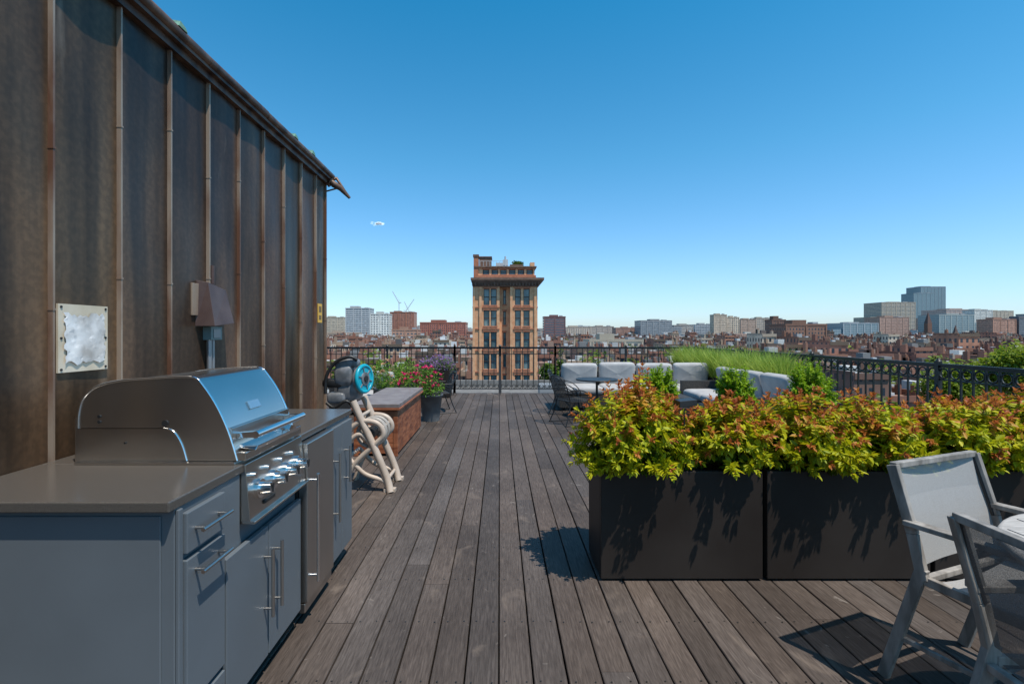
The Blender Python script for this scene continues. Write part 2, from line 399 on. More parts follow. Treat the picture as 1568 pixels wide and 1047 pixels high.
def cat(pts,n=5):
    out=[]
    for i in range(len(pts)-1):
        p0=pts[max(i-1,0)];p1=pts[i];p2=pts[i+1];p3=pts[min(i+2,len(pts)-1)]
        for k in range(n):
            t=k/n
            out.append(tuple(.5*((2*p1[j])+(-p0[j]+p2[j])*t+(2*p0[j]-5*p1[j]+4*p2[j]-p3[j])*t*t+(-p0[j]+3*p1[j]-3*p2[j]+p3[j])*t**3) for j in range(len(p1))))
    out.append(pts[-1]); return out
gy0,gy1=1.80,2.30
arc=cat([(-1.569,1.047),(-1.566,1.105),(-1.548,1.160),(-1.50,1.200),(-1.42,1.222),(-1.30,1.232),(-1.19,1.238),(-1.135,1.234),(-1.105,1.205),(-1.055,1.13),(-1.012,1.035),(-.978,.925)],5)
inner=cat([(-1.165,.925),(-1.185,.99),(-1.215,1.035),(-1.25,1.047)],4)
b=B()
n=len(arc); base=len(b.v)
for (x,z) in arc: b.v+=[(x,gy0,z),(x,gy1,z)]
for i in range(n-1):
    b.f.append((base+2*i,base+2*i+1,base+2*i+3,base+2*i+2)); b.m.append(0); b.sm.append(True); b.c.append(W1)
prof=arc+inner
for yy in (gy0,gy1): b.face([(x,yy,z) for x,z in prof],0)
for yy in (gy0,gy1): b.tube([(x,yy,z) for x,z in arc],.005,2,6)
b.tube([(x,gy0-.001,z) for x,z in inner],.004,2,6)
b.box(-1.572,-1.0,gy0+.008,gy1-.008,.913,1.045,0)
b.box(-1.60,-1.57,gy0+.02,gy1-.02,.913,1.08,0)
b.box(-1.575,-.98,gy0-.012,gy1+.003,.9125,.922,0)
b.cyl((-1.245,gy0-.004,1.065),(-1.245,gy0+.002,1.065),.012,3,12)
b.cyl((-1.49,gy0-.004,1.09),(-1.49,gy0+.002,1.09),.006,3,10); b.cyl((-1.49,gy0-.004,1.07),(-1.49,gy0+.002,1.07),.006,3,10)
b.cyl((-1.40,gy0+.004,.99),(-1.40,gy0+.009,.99),.004,3,10)
b.box(-.985,-.945,gy0+.0,gy1,.925,.955,0)
b.cyl((-.925,gy0+.03,1.015),(-.925,gy1-.03,1.015),.014,1,16)
for yy in (gy0+.05,gy1-.05):
    b.bar((-1.0,yy,1.01),(-.925,yy,1.015),.03,.022,1)
b.hexa([(-1.0,gy0+.04,.965),(-.93,gy0+.04,.955),(-.93,gy1-.04,.955),(-1.0,gy1-.04,.965),(-1.0,gy0+.04,.975),(-.925,gy0+.05,.970),(-.925,gy1-.05,.970),(-1.0,gy1-.04,.975)],1)
nrm=Vector((.89,0,.44)); c0=Vector((-1.040,2.04,1.100)); t=Vector((-.44,0,.89)); yv=Vector((0,.042,0))
b.hexa([c0-t*.018-yv,c0-t*.018+nrm*.008-yv,c0-t*.018+nrm*.008+yv,c0-t*.018+yv,c0+t*.018-yv,c0+t*.018+nrm*.008-yv,c0+t*.018+nrm*.008+yv,c0+t*.018+yv],4)
b.hexa([(-1.0,gy0-.005,.70),(-.925,gy0-.005,.70),(-.925,gy1+.005,.70),(-1.0,gy1+.005,.70),(-1.0,gy0-.005,.912),(-.945,gy0-.005,.912),(-.945,gy1+.005,.912),(-1.0,gy1+.005,.912)],0)
b.box(-.99,-.91,gy0-.003,gy1+.003,.69,.70,0)
for i,yy in enumerate((1.875,2.0,2.115,2.225)):
    b.cyl((-.94,yy,.80),(-.922,yy,.80),.036,2,24)
    b.cyl((-.922,yy,.80),(-.880,yy,.803),.024,1,24,r2=.021)
    b.bar((-.879,yy,.785),(-.876,yy,.822),.006,.006,3)
for yy in (1.835,1.94,2.06,2.17):
    b.cyl((-.945,yy,.862),(-.922,yy,.862),.011,2,14)
b.box(-.928,-.922,1.90,1.99,.73,.745,3)
b.obj('gas_grill',[M_steelh,M_chrome,M_chrome,M_black,pm('badge_blue',(.25,.4,.5),rough=.2,metal=.6)],bevel=.003)

# ---------------------------------------------------------------- planters
M_planter=pm('charcoal_planter',(.025,.019,.016),(.035,.028,.024),scale=2,rough=.5,rvar=.06,spec=.18)
M_soil=pm('soil',(.02,.014,.01),(.05,.035,.025),scale=40,rough=.95,bump=1)
def planter(x0,x1,y0,y1,h=.62):
    b=B(); t=.025
    b.box(x0,x1,y0,y0+t,.012,h,0); b.box(x0,x1,y1-t,y1,.012,h,0)
    b.box(x0,x0+t,y0+t,y1-t,.012,h,0); b.box(x1-t,x1,y0+t,y1-t,.012,h,0)
    b.box(x0+t,x1-t,y0+t,y1-t,.02,h-.06,1)
    b.box(x0+.03,x1-.03,y0+.03,y1-.03,0,.012,0)
    return b.obj('planter_box',[M_planter,M_soil],bevel=.004)
PY0,PY1=2.73,3.10
for a,c in ((.572,1.487),(1.512,2.435),(2.46,3.38)): planter(a,c,PY0,PY1)

def spirea(name,clumps,z0=.58,nst=110,leafL=.048,palette=0,seed=1):
    rd=random.Random(seed); Lv=Leaves(); sb=[];stt=[]
    for (cx,cy,rx,ry,top) in clumps:
        for s_ in range(nst):
            th=rd.uniform(0,2*math.pi); rr=math.sqrt(rd.random())
            el=math.acos(max(-.25,1-rr*rr*1.2)); el=min(el,1.8)
            k=rd.uniform(.84,1.10)
            tx=cx+rx*math.sin(el)*math.cos(th)*k; ty=cy+ry*math.sin(el)*math.sin(th)*k
            tz=z0+(top-z0)*(math.cos(el)*.78+.22)*k + rd.uniform(-.02,.02)
            bx=cx+(tx-cx)*.35; by=cy+(ty-cy)*.3
            if palette==0: by=min(max(by,PY0+.06),PY1-.06)
            p0=Vector((bx,by,z0-.03)); p3=Vector((tx,ty,tz)); p1=p0.lerp(p3,.4)+Vector((0,0,.14)); 
            pts=[]
            for i in range(12):
                t=i/11; q=p0*(1-t)**2+p1*2*t*(1-t)+p3*t*t; pts.append(q)
            for i in range(0,11,2): sb.append(tuple(pts[i])); stt.append(tuple(pts[min(i+2,11)]))
            ang=rd.uniform(0,6)
            nl=16
            redt=rd.random()
            for i in range(nl):
                t=.28+.72*i/(nl-1); q=p0*(1-t)**2+p1*2*t*(1-t)+p3*t*t
                dd=((p1-p0)*(1-t)+(p3-p1)*t).normalized(); a=dd.orthogonal().normalized(); bb=dd.cross(a)
                for side in (0,1,2)[:3 if t>.7 else 2]:
                    an=ang+i*2.4+side*2.1
                    o=a*math.cos(an)+bb*math.sin(an)
                    tipb=t>.93
                    d=(o*(1.0 if not tipb else .7)+dd*(.3 if not tipb else .9)+Vector((0,0,-.12 if t<.8 else .12))).normalized()
                    Ls=leafL*rd.uniform(.75,1.3)*(1.0 if t<.9 else .58)
                    hgt=(q.z-z0)/(top-z0)
                    g=rd.random()
                    if palette==0:
                        col=Vector((.30,.36,.012)).lerp(Vector((.57,.53,.012)),g)
                        if t>.89 and (redt<max(0,hgt-.14)*1.35): col=Vector((.38,.085,.035)).lerp(Vector((.58,.23,.04)),rd.random())
                        elif t>.72 and hgt>.5 and redt<.55 and rd.random()<.5: col=Vector((.52,.28,.03))
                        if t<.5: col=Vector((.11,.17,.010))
                    else:
                        col=Vector((.17,.32,.012)).lerp(Vector((.34,.48,.015)),g)
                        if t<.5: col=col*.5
                    Lv.add(q,d,Ls,Ls*.5,tuple(col))
    parts=[Lv.arrays(jit=.3),blades(sb,stt,[.004]*len(sb),[(.12,.045,.02)]*len(sb))]
    V,Fq,C=merge(parts); return fast_mesh(name,V,Fq,C,[M_leaf])
spirea('spirea_shrub',[(.78,2.87,.37,.35,1.09),(.86,2.98,.22,.22,1.15)],seed=1,nst=150)
spirea('spirea_shrub',[(1.34,2.90,.25,.32,1.01)],seed=2,nst=165)
spirea('spirea_shrub',[(1.80,2.90,.30,.33,1.05),(2.22,2.9,.30,.33,1.02)],seed=3,nst=155)
spirea('spirea_shrub',[(2.74,2.9,.34,.34,1.05),(3.17,2.92,.35,.33,1.05)],seed=4,nst=155)
for a,c in ((1.3,2.2),(2.22,3.12),(3.14,4.0)): planter(a,c,5.05,5.42)
for i,(cx,r,tp) in enumerate(((1.72,.2,1.07),(2.55,.22,1.06),(3.34,.26,1.08))):
    spirea('boxwood_shrub',[(cx,5.22,r,r*.9,tp)],palette=1,seed=20+i,nst=150,leafL=.036)
b=B(); b.cyl((1.07,2.80,.95),(1.07,2.80,.6),.004,0,6); b.hexa([(1.03,2.76,.975),(1.13,2.76,.985),(1.13,2.86,.985),(1.03,2.86,.975),(1.03,2.76,1.01),(1.13,2.76,1.02),(1.13,2.86,1.02),(1.03,2.86,1.01)],1)
b.obj('stake_sign',[M_black,M_black],bevel=.004)  # small sign on a stake in the gap between shrubs

def grass(name,x0,x1,y0,y1,z0,hmin,hmax,n,cols,lean=.25,w=.006):
    base=[];tip=[];ww=[];cc=[]
    for _ in range(n):
        x=random.uniform(x0,x1);y=random.uniform(y0,y1);h=random.uniform(hmin,hmax)*(1+.18*math.sin(y*7)+.1*math.sin(y*17))
        base.append((x,y,z0)); tip.append((x+random.gauss(0,lean*h),y+random.gauss(0,lean*h),z0+h)); ww.append(w*random.uniform(.7,1.4))
        c=Vector(cols[0]).lerp(Vector(cols[1]),random.random()); cc.append(tuple(c))
    V,Fq,C=blades(base,tip,ww,cc); return fast_mesh(name,V,Fq,C,[M_leaf])
for y0 in (6.9,8.0,9.1,10.2):
    planter(4.05,4.42,y0,y0+1.05,.55)
    grass('ornamental_grass',4.07,4.40,y0+.02,y0+1.03,.5,.28,.56,3200,((.26,.38,.04),(.50,.58,.12)),.32,w=.008)

# ---------------------------------------------------------------- railings
def railing(name,p0,p1,style=0,h=1.07):
    p0=Vector(p0);p1=Vector(p1);L=(p1-p0).length;d=(p1-p0)/L; up=Vector((0,0,1)); side=d.cross(up)
    b=B()
    b.bar(p0+up*h,p1+up*h,.045,.02,0); 
    b.bar(p0+up*(h-.022),p1+up*(h-.022),.02,.024,0)
    b.bar(p0+up*(h-.16),p1+up*(h-.16),.02,.016,0)
    b.bar(p0+up*.10,p1+up*.10,.025,.02,0)
    n=int(L/.125)
    for i in range(n+1):
        q=p0+d*(L*i/n); b.bar(q+up*.10,q+up*(h-.03),.016,.016,0)
        if style==1 and i<n: b.ring(q+d*(L/n/2)+up*(h-.095),side,.05,.009,0,14,5)
        if style==0 and i<n: b.ring(q+d*(L/n/2)+up*(.16),side,.045,.007,0,10,4)
    m=max(1,round(L/1.9))
    for i in range(m+1):
        q=p0+d*(L*i/m); b.bar(q,q+up*(h+.03),.045,.045,0); b.cyl(q+up*(h+.03),q+up*(h+.06),.03,0,8,r2=.01)
        b.bar(q+up*.9,q+side*.35,.015,.015,0)
    return b.obj(name,[M_black])
RY=11.3
railing('iron_railing',(-4.2,RY,0),(-1.05,RY,0))
railing('iron_railing',(-1.05,RY,0),(0,RY,0))
railing('iron_railing',(0.02,RY,0),(1.3,RY,0))
railing('iron_railing',(1.3,RY,0),(4.6,RY,0))
railing('iron_railing',(4.6,RY,0),(4.75,-1,0),1)
railing('iron_railing',(-4.2,RY,0),(-4.2,4.9,0),1)

# ---------------------------------------------------------------- sofas
M_wick=pm('wicker',(.02,.018,.016),(.06,.053,.048),scale=60,rough=.6,bump=.5)
M_cush=pm('cushion_fabric',(.36,.35,.35),(.44,.43,.42),scale=6,rough=.95,bump=.1,spec=.1)
def sofa(name,n,loc,rotz,arms=(True,True),w=.72,back=True):
    b=B(); Lx=n*w
    b.box(-Lx/2,Lx/2,-.40,.40,.06,.28,0)
    if back: b.box(-Lx/2,Lx/2,.36,.44,.28,.66,0)
    for sx,on in ((-1,arms[0]),(1,arms[1])):
        if on: b.box(sx*(Lx/2+.05)-.05,sx*(Lx/2+.05)+.05,-.40,.44,.06,.56,0)
    for sx in (-1,1):
        for sy in (-.36,.36): b.box(sx*(Lx/2-.04)-.025,sx*(Lx/2-.04)+.025,sy-.025,sy+.025,0,.06,0)
    for i in range(n):
        cx=-Lx/2+w*(i+.5)
        b.cushion((cx,-.04,.355),(w*.99,.74,.15),1,seed=i,e=.2)
        R=Matrix.Rotation(math.radians(-80+random.uniform(-3,3)),3,'X')
        if back: b.cushion((cx+random.uniform(-.01,.01),.27,.62+random.uniform(-.01,.01)),(w*.96,.42,.16),1,rot=R,seed=i+9,e=.22)
    return b.obj(name,[M_wick,M_cush],loc=loc,rotz=rotz)
sofa('outdoor_sofa',4,(2.62,9.1,0),0)
sofa('outdoor_sofa',3,(3.62,7.45,0),-math.pi/2)
so_=sofa('outdoor_lounge_chair',1,(-2.35,8.6,0),math.radians(-20)); so_.scale=(1.1,1,.85)
b=B(); 
b.box(-.5,.5,-.3,.3,.36,.40,0); b.box(-.46,.46,-.26,.26,.06,.355,0)
b.obj('coffee_table',[M_wick],bevel=.006,loc=(2.5,7.8,0))

def wire_chair(loc,rotz):
    b=B(); r=.010
    for sx in (-1,1):
        b.tube(cat([(sx*.24,-.26,0),(sx*.23,-.20,.25),(sx*.22,-.19,.44),(sx*.24,-.02,.62),(sx*.24,.22,.64)],4),r,0,6)
        b.tube(cat([(sx*.24,.30,0),(sx*.21,.22,.25),(sx*.2,.20,.43),(sx*.21,.27,.7),(sx*.14,.33,.86),(0,.34,.90)],4),r,0,6)
        b.tube([(sx*.24,.30,.01),(sx*.24,-.26,.01)],r*.8,0,6)
    b.tube([(-.22,-.19,.44),(.22,-.19,.44)],r,0,6); b.tube([(-.2,.2,.43),(.2,.2,.43)],r,0,6)
    for i in range(9):
        x=-.2+.05*i; b.tube([(x,-.19,.44),(x,0,.42),(x,.2,.43)],.004,0,4)
        zt=.84+.05*(1-abs(x)/.2); b.tube([(x,.2,.43),(x,.27,.7),(x*.8,.325,zt)],.004,0,4)
    for i in range(9):
        y=-.17+.045*i; b.tube([(-.21,y,.432),(.21,y,.432)],.004,0,4)
        z=.48+.05*i; b.tube([(-.2,.2+(z-.43)*.26,z),(.2,.2+(z-.43)*.26,z)],.004,0,4)
    return b.obj('wrought_iron_chair',[M_black],loc=loc,rotz=rotz)
for l,r_ in (((1.20,8.5,0),75),((1.16,7.55,0),115)):
    o=wire_chair(l,math.radians(r_)); o.scale=(1,1,.84)
o=wire_chair((-1.12,8.6,0),math.radians(-70)); o.scale=(1,1,.8)
b=B(); b.cyl((0,0,.62),(0,0,.635),.34,0,32); b.ring((0,0,.628),(0,0,1),.34,.012,0,32)
b.cyl((0,0,.03),(0,0,.62),.02,0,10)
for k in range(4):
    a=k*math.pi/2+.4; b.tube([(0,0,.25),(.15*math.cos(a),.15*math.sin(a),.12),(.28*math.cos(a),.28*math.sin(a),.0)],.012,0,6)
b.obj('bistro_table',[M_black],loc=(1.62,8.05,0))

# ---------------------------------------------------------------- left: wood box, hose cart, pots
b=B()
x0,x1,y0,y1=-1.66,-1.16,5.5,7.15
b.box(x0+.02,x1-.02,y0+.02,y1-.02,.03,.52,1)
nb=11
for k in range(nb):
    ya=y0+.02+(y1-y0-.04)*k/nb; yb=ya+(y1-y0-.04)/nb-.004
    t=random.uniform(.85,1.15); b.box(x1-.02,x1,ya,yb,.03,.52,0,(t,t,t))
for k in range(4):
    za=.03+.123*k; t=random.uniform(.9,1.2); b.box(x0+.05,x1-.05,y0,y0+.02,za,za+.118,0,(t,t,t))
for xx in (x0,x1-.05): b.box(xx,xx+.052,y0-.006,y0+.02,.0,.52,0)
b.box(x0-.03,x1+.03,y0-.03,y1+.03,.525,.55,0); b.box(x0-.02,x1+.02,y0-.02,y1+.02,.552,.595,2)
b.obj('wood_storage_box',[pm('cedar_boards',(.17,.05,.022),(.36,.125,.055),scale=5,rough=.5,stretch=(1,1,5),attr=True),M_cabd,pm('box_cover',(.16,.13,.125),(.22,.19,.18),rough=.6)],bevel=.004)

M_beige=pm('beige_plastic',(.42,.33,.26),(.52,.42,.34),rough=.45)
b=B()
def strap(pts,w=.03,m=0): b.tube(cat(pts,6),w*.6,m,8)
for yy in (4.28,4.62):
    strap([(-.96,yy-.03,.0),(-1.0,yy,.12),(-1.10,yy,.36),(-1.22,yy,.62),(-1.30,yy,.80)],.055)
    strap([(-1.38,yy,.0),(-1.30,yy,.22),(-1.12,yy,.40),(-1.03,yy,.50),(-1.08,yy,.60),(-1.22,yy,.62),(-1.33,yy,.55)],.040)
    strap([(-1.34,yy,.30),(-1.2,yy,.16),(-1.04,yy,.10),(-.98,yy,.05)],.034)
    strap([(-1.33,yy,.45),(-1.22,yy,.50),(-1.08,yy,.30),(-1.0,yy,.04)],.034)
    b.box(-1.02,-.92,yy-.03,yy+.03,0,.03,0)
for (x,z) in ((-1.0,.10),(-1.24,.66),(-1.06,.55),(-1.34,.3)):
    b.cyl((x,4.28,z),(x,4.62,z),.016,0,10)
for k in range(5): b.ring((-1.16,4.34+.055*k,.50),(0,1,.05*k-.1),.12+.006*(k%2),.012,1,24,6)
b.cyl((-1.16,4.3,.5),(-1.16,4.6,.5),.05,3,14)
b.cushion((-1.37,4.44,.88),(.20,.24,.20),2,nu=16,nv=8)
b.cushion((-1.40,4.40,1.02),(.17,.2,.20),2,nu=16,nv=8)
b.cushion((-1.38,4.38,1.13),(.22,.12,.08),2,nu=16,nv=8)
b.cushion((-1.50,4.36,.95),(.18,.10,.08),3,nu=16,nv=8)
b.cushion((-1.46,4.34,.82),(.16,.10,.10),2,nu=16,nv=8)
b.tube(cat([(-1.55,4.3,.86),(-1.54,4.3,1.02),(-1.46,4.3,1.14),(-1.34,4.3,1.19),(-1.27,4.32,1.16)],4),.016,3,8)
b.tube(cat([(-1.54,4.3,.78),(-1.46,4.28,.74),(-1.36,4.28,.80),(-1.30,4.3,.74)],4),.014,3,8)
ce=Vector((-1.235,4.40,.985)); ax=Vector((.95,-.32,.05)).normalized()
b.cyl(ce-ax*.09,ce-ax*.03,.09,3,24); b.cyl(ce-ax*.03,ce,.13,2,28); b.ring(ce+ax*.004,ax,.118,.018,4,28,8); b.cyl(ce,ce+ax*.012,.108,4,28); b.cyl(ce+ax*.012,ce+ax*.02,.06,2,24); b.cyl(ce+ax*.02,ce+ax*.03,.028,3,16)
for k in range(6):
    a=k*math.pi/3; u=ax.orthogonal().normalized(); v=ax.cross(u); dr=u*math.cos(a)+v*math.sin(a); b.bar(ce+ax*.014+dr*.06,ce+ax*.014+dr*.105,.012,.008,2)
b.obj('hose_reel_cart',[M_beige,pm('hose',(.36,.32,.28),rough=.5),pm('grey_plastic',(.10,.105,.11),(.22,.22,.23),scale=12,rough=.4),M_black,pm('teal_plastic',(.0,.30,.40),(.01,.38,.48),rough=.35)])

def pot(name,x,y,r0,r1,h,mat):
    b=B(); b.tube([(x,y,0),(x,y,h*.93),(x,y,h*.93),(x,y,h)],[r0,r1,r1*1.08,r1*1.08],0,24); b.cyl((x,y,h),(x,y,h+.004),r1*.95,1,20); return b.obj(name,[mat,M_soil])
M_pot=pm('grey_pot',(.10,.105,.11),(.16,.165,.17),rough=.6)
def flowers(name,cx,cy,z0,r,top,n,leafc,flowc,fl=.04,frac=.3,ls=.05,rx=None):
    Lv=Leaves(); sb=[];st=[]; rx=rx or r
    for _ in range(n):
        th=random.uniform(0,6.28);rr=random.random()**.5
        p=Vector((cx+rx*rr*math.cos(th),cy+r*rr*math.sin(th),z0+(top-z0)*random.uniform(.15,1)*(1-.4*rr*rr)))
        sb.append((cx+(p.x-cx)*.5,cy+(p.y-cy)*.4,z0)); st.append(tuple(p))
        for k in range(4):
            d=Vector((random.gauss(0,1),random.gauss(0,1),random.gauss(.2,.6)))
            Lv.add(p+d.normalized()*.01-Vector((0,0,random.random()*.08)),d,ls*random.uniform(.7,1.3),ls*.4,tuple(Vector(leafc)*random.uniform(.6,1.4)))
        if random.random()<frac:
            for k in range(6):
                d=Vector((random.gauss(0,1),random.gauss(0,1),random.gauss(.3,.5)))
                Lv.add(p+Vector((0,0,.01)),d,fl,fl*.8,tuple(Vector(flowc)*random.uniform(.7,1.2)))
    V,Fq,C=merge([Lv.arrays(),blades(sb,st,[.005]*len(sb),[tuple(leafc)]*len(sb))]); return fast_mesh(name,V,Fq,C,[M_leaf])
pot('flower_pot',-1.10,7.75,.13,.18,.42,M_pot)
flowers('pink_petunias',-1.25,7.7,.42,.28,.92,230,(.14,.27,.035),(.75,.04,.18),rx=.36)
pot('flower_pot',-1.85,7.9,.13,.18,.5,M_pot)
flowers('petunias_shrub',-1.85,7.9,.5,.28,1.0,180,(.16,.30,.035),(.6,.35,.2),frac=.1)
planter(-1.66,-1.08,10.45,10.95,.60)
flowers('lavender',-1.38,10.7,.55,.30,.93,520,(.18,.26,.10),(.40,.24,.50),fl=.03,frac=.6,ls=.04,rx=.42)
flowers('potted_foliage',-2.0,10.3,.3,.25,.95,200,(.18,.30,.035),(.3,.4,.1))
pot('flower_pot',-2.0,10.3,.13,.18,.35,M_pot)

# ---------------------------------------------------------------- sling chairs and table
M_frame=pm('weathered_frame',(.18,.16,.14),(.38,.345,.31),scale=22,rough=.55,stretch=(1,1,.25),lo=.38,hi=.66,spec=.3)
def sling_mat(name,c,al):
    m,nt,b=new_mat(name); N=nt.nodes; L=nt.links
    setc(b,c); b.inputs['Roughness'].default_value=.8; b.inputs['Specular IOR Level'].default_value=.2
    tr=N.new('ShaderNodeBsdfTransparent'); mx=N.new('ShaderNodeMixShader')
    tc=N.new('ShaderNodeTexCoord'); ck=N.new('ShaderNodeTexNoise'); ck.inputs['Scale'].default_value=700; L.new(tc.outputs['Object'],ck.inputs['Vector'])
    mr=N.new('ShaderNodeMapRange'); mr.inputs[1].default_value=.35; mr.inputs[2].default_value=.65; mr.inputs[3].default_value=al-.15; mr.inputs[4].default_value=min(1,al+.15); L.new(ck.outputs[0],mr.inputs[0])
    L.new(mr.outputs[0],mx.inputs[0]); L.new(tr.outputs[0],mx.inputs[1]); L.new(b.outputs[0],mx.inputs[2]); L.new(mx.outputs[0],N['Material Output'].inputs[0]); return m
M_sling=sling_mat('sling_mesh',(.38,.37,.36),.82)
M_sling_shaded=sling_mat('sling_mesh_shaded',(.13,.13,.13),.78)  # same mesh on the near chair, its shaded side put into a darker colour
def sling_chair(loc,rotz,ms):
    b=B(); w=.275
    for sx in (-1,1):
        x=sx*w
        p=[(x,-.085,.87),(x,-.015,.62),(x,.02,.47)]
        b.bar(p[0],p[1],.024,.038,0,up=(0,1,0)); b.bar(p[1],(x,.02,.455),.024,.038,0,up=(0,1,0))
        b.bar((x,.018,.50),(x,-.12,0),.0245,.040,0,up=(0,1,0))
        b.bar((x,.47,.655),(x,.50,0),.024,.038,0,up=(0,1,0))
        b.bar((x*1.03,-.035,.66),(x*1.03,.50,.668),.045,.02,0)
        b.bar((x*.98,.02,.455),(x*.98,.48,.44),.022,.034,0)
        b.bar((x*.98,-.07,.19),(x*.98,.49,.19),.018,.018,0)
        b.bar((x*.955,-.083,.86),(x*.955,-.013,.62),.006,.012,2,up=(0,1,0))
    b.bar((-w,-.085,.868),(w,-.085,.868),.024,.026,0,up=(0,1,0))
    b.bar((-w,.475,.43),(w,.475,.43),.028,.024,0); b.bar((-w,.0,.44),(w,.0,.44),.024,.024,0); b.bar((-w,.2,.19),(w,.2,.19),.018,.018,0)
    n=10
    ba=[(-.080,.86),(-.055,.74),(-.018,.62),(.012,.50)]
    for (ya,za),(yb,zb) in zip(ba[:-1],ba[1:]):
        for i in range(n):
            xa=-w+.015+(2*w-.03)*i/n; xb=-w+.015+(2*w-.03)*(i+1)/n
            s=lambda x:-.025*(1-(x/w)**2)
            b.face([(xa,ya+s(xa),za),(xb,ya+s(xb),za),(xb,yb+s(xb),zb),(xa,yb+s(xa),zb)],1,True)
    for k in range(4):
        ya=.03+.11*k; yb=ya+.11
        for i in range(n):
            xa=-w+.015+(2*w-.03)*i/n; xb=-w+.015+(2*w-.03)*(i+1)/n
            s=lambda x:-.03*(1-(x/w)**2)
            b.face([(xa,ya,.452+s(xa)),(xb,ya,.452+s(xb)),(xb,yb,.452+s(xb)),(xa,yb,.452+s(xa))],1,True)
    return b.obj('sling_patio_chair',[M_frame,ms,M_black],bevel=.004,loc=loc,rotz=rotz)
sling_chair((1.873,1.966,0),math.radians(-159.4),M_sling)
sling_chair((1.405,1.13,0),math.radians(-92),M_sling_shaded)
b=B(); b.cyl((0,0,.725),(0,0,.750),.565,0,56); b.ring((0,0,.7375),(0,0,1),.565,.0135,0,56,6)
for k in range(9):
    xx=-.5+.125*k; hl=math.sqrt(.55**2-xx**2); b.box(xx-.002,xx+.002,-hl,hl,.7501,.7512,1)
for k in range(4):
    a=k*math.pi/2+math.pi/4; c,s=math.cos(a),math.sin(a)
    b.bar((.40*c,.40*s,0),(.32*c,.32*s,.725),.045,.045,0)
b.bar((-.26,-.26,.68),(.26,.26,.68),.03,.04,0); b.bar((-.26,.26,.655),(.26,-.26,.655),.03,.04,0)
b.obj('round_patio_table',[pm('weathered_teak',(.32,.29,.26),(.48,.44,.40),scale=18,rough=.6,stretch=(1,8,1)),M_black],loc=(2.06,1.20,0))

# ---------------------------------------------------------------- neighbouring roof
M_gravel=pm('roof_gravel',(.13,.12,.11),(.20,.185,.17),scale=3,rough=.9)
b=B(); b.box(-9,4.5,12.2,30,-30,-1.9,0); b.box(-9,4.5,29.6,30,-1.9,-1.5,0)
for (x,y) in ((-4,20),(2,24)): b.box(x,x+1.6,y,y+1.2,-1.9,-1.2,1)
b.obj('neighbouring_flat_roof_building',[M_gravel,pm('hvac_grey',(.25,.25,.25),rough=.5)])

# ---------------------------------------------------------------- hero tower
M_brick=pm('orange_brick',(.60,.29,.145),(.74,.41,.225),scale=1.5,rough=.85)
M_brick2=pm('red_stone_band',(.36,.125,.065),(.46,.18,.10),scale=2,rough=.85)
M_corn=pm('brown_cornice',(.12,.068,.046),(.20,.12,.085),scale=2,rough=.7)
M_glass=pm('window_glass',(.05,.09,.10),(.16,.24,.25),scale=.6,rough=.08)
M_wfr=pm('window_frame',(.05,.035,.03),rough=.5)
b=B(); TY=74.0
def wall_win(x0,x1,z0,z1,y,wins,mt=0):
    xs=sorted(set([x0,x1]+[v for w in wins for v in w[:2]])); zs=sorted(set([z0,z1]+[v for w in wins for v in w[2:]]))
    for i in range(len(xs)-1):
        for j in range(len(zs)-1):
            xm=(xs[i]+xs[i+1])/2; zm=(zs[j]+zs[j+1])/2
            if any(w[0]<xm<w[1] and w[2]<zm<w[3] for w in wins): continue
            b.face([(xs[i],y,zs[j]),(xs[i+1],y,zs[j]),(xs[i+1],y,zs[j+1]),(xs[i],y,zs[j+1])],mt)
    for w in wins:
        a,c,e,f=w; r=.3
        b.face([(a,y+r,e),(c,y+r,e),(c,y+r,f),(a,y+r,f)],3)
        b.face([(a,y,e),(a,y+r,e),(a,y+r,f),(a,y,f)],mt); b.face([(c,y,e),(c,y+r,e),(c,y+r,f),(c,y,f)],mt)
        b.face([(a,y,f),(c,y,f),(c,y+r,f),(a,y+r,f)],mt); b.face([(a,y,e),(c,y,e),(c,y+r,e),(a,y+r,e)],mt)
        zc=(e+f)/2
        b.box(a,c,y+r-.1,y+r-.02,zc-.06,zc+.06,4); b.box(a,a+.09,y+r-.1,y+r-.02,e,f,4); b.box(c-.09,c,y+r-.1,y+r-.02,e,f,4); b.box(a,c,y+r-.1,y+r-.02,f-.1,f,4)
        b.box(a-.1,c+.1,y-.10,y-.002,e-.22,e-.02,1); b.box(a-.12,c+.12,y-.08,y-.002,f+.02,f+.25,1)
floors=[(5.7,8.2),(2.5,4.9),(-.8,1.6),(-4.1,-1.7),(-7.4,-5.0),(-10.7,-8.3),(-14,-11.6),(-17.3,-14.9),(-20.6,-18.2)]
wl=[];wr=[];wm=[]
for lo,hi in floors:
    wl+=[(-2.45,-1.55,lo,hi),(-1.35,-.45,lo,hi)]; wr+=[(2.35,3.25,lo,hi),(3.65,4.6,lo,hi)]; wm+=[(.55,1.0,lo+.2,hi-.1)]
wall_win(-4.1,0.0,-30,9.0,TY,wl); wall_win(1.6,5.8,-30,9.0,TY,wr); wall_win(0.0,1.6,-30,9.0,TY+1.0,wm)
b.face([(0,TY,-30),(0,TY+1,-30),(0,TY+1,9),(0,TY,9)],0); b.face([(1.6,TY,-30),(1.6,TY+1,-30),(1.6,TY+1,9),(1.6,TY,9)],0)
b.face([(-4.1,TY,-30),(-4.1,TY+13,-30),(-4.1,TY+13,9),(-4.1,TY,9)],0); b.face([(5.8,TY,-30),(5.8,TY+13,-30),(5.8,TY+13,9),(5.8,TY,9)],0)
b.face([(-4.1,TY+13,-30),(5.8,TY+13,-30),(5.8,TY+13,9),(-4.1,TY+13,9)],0)
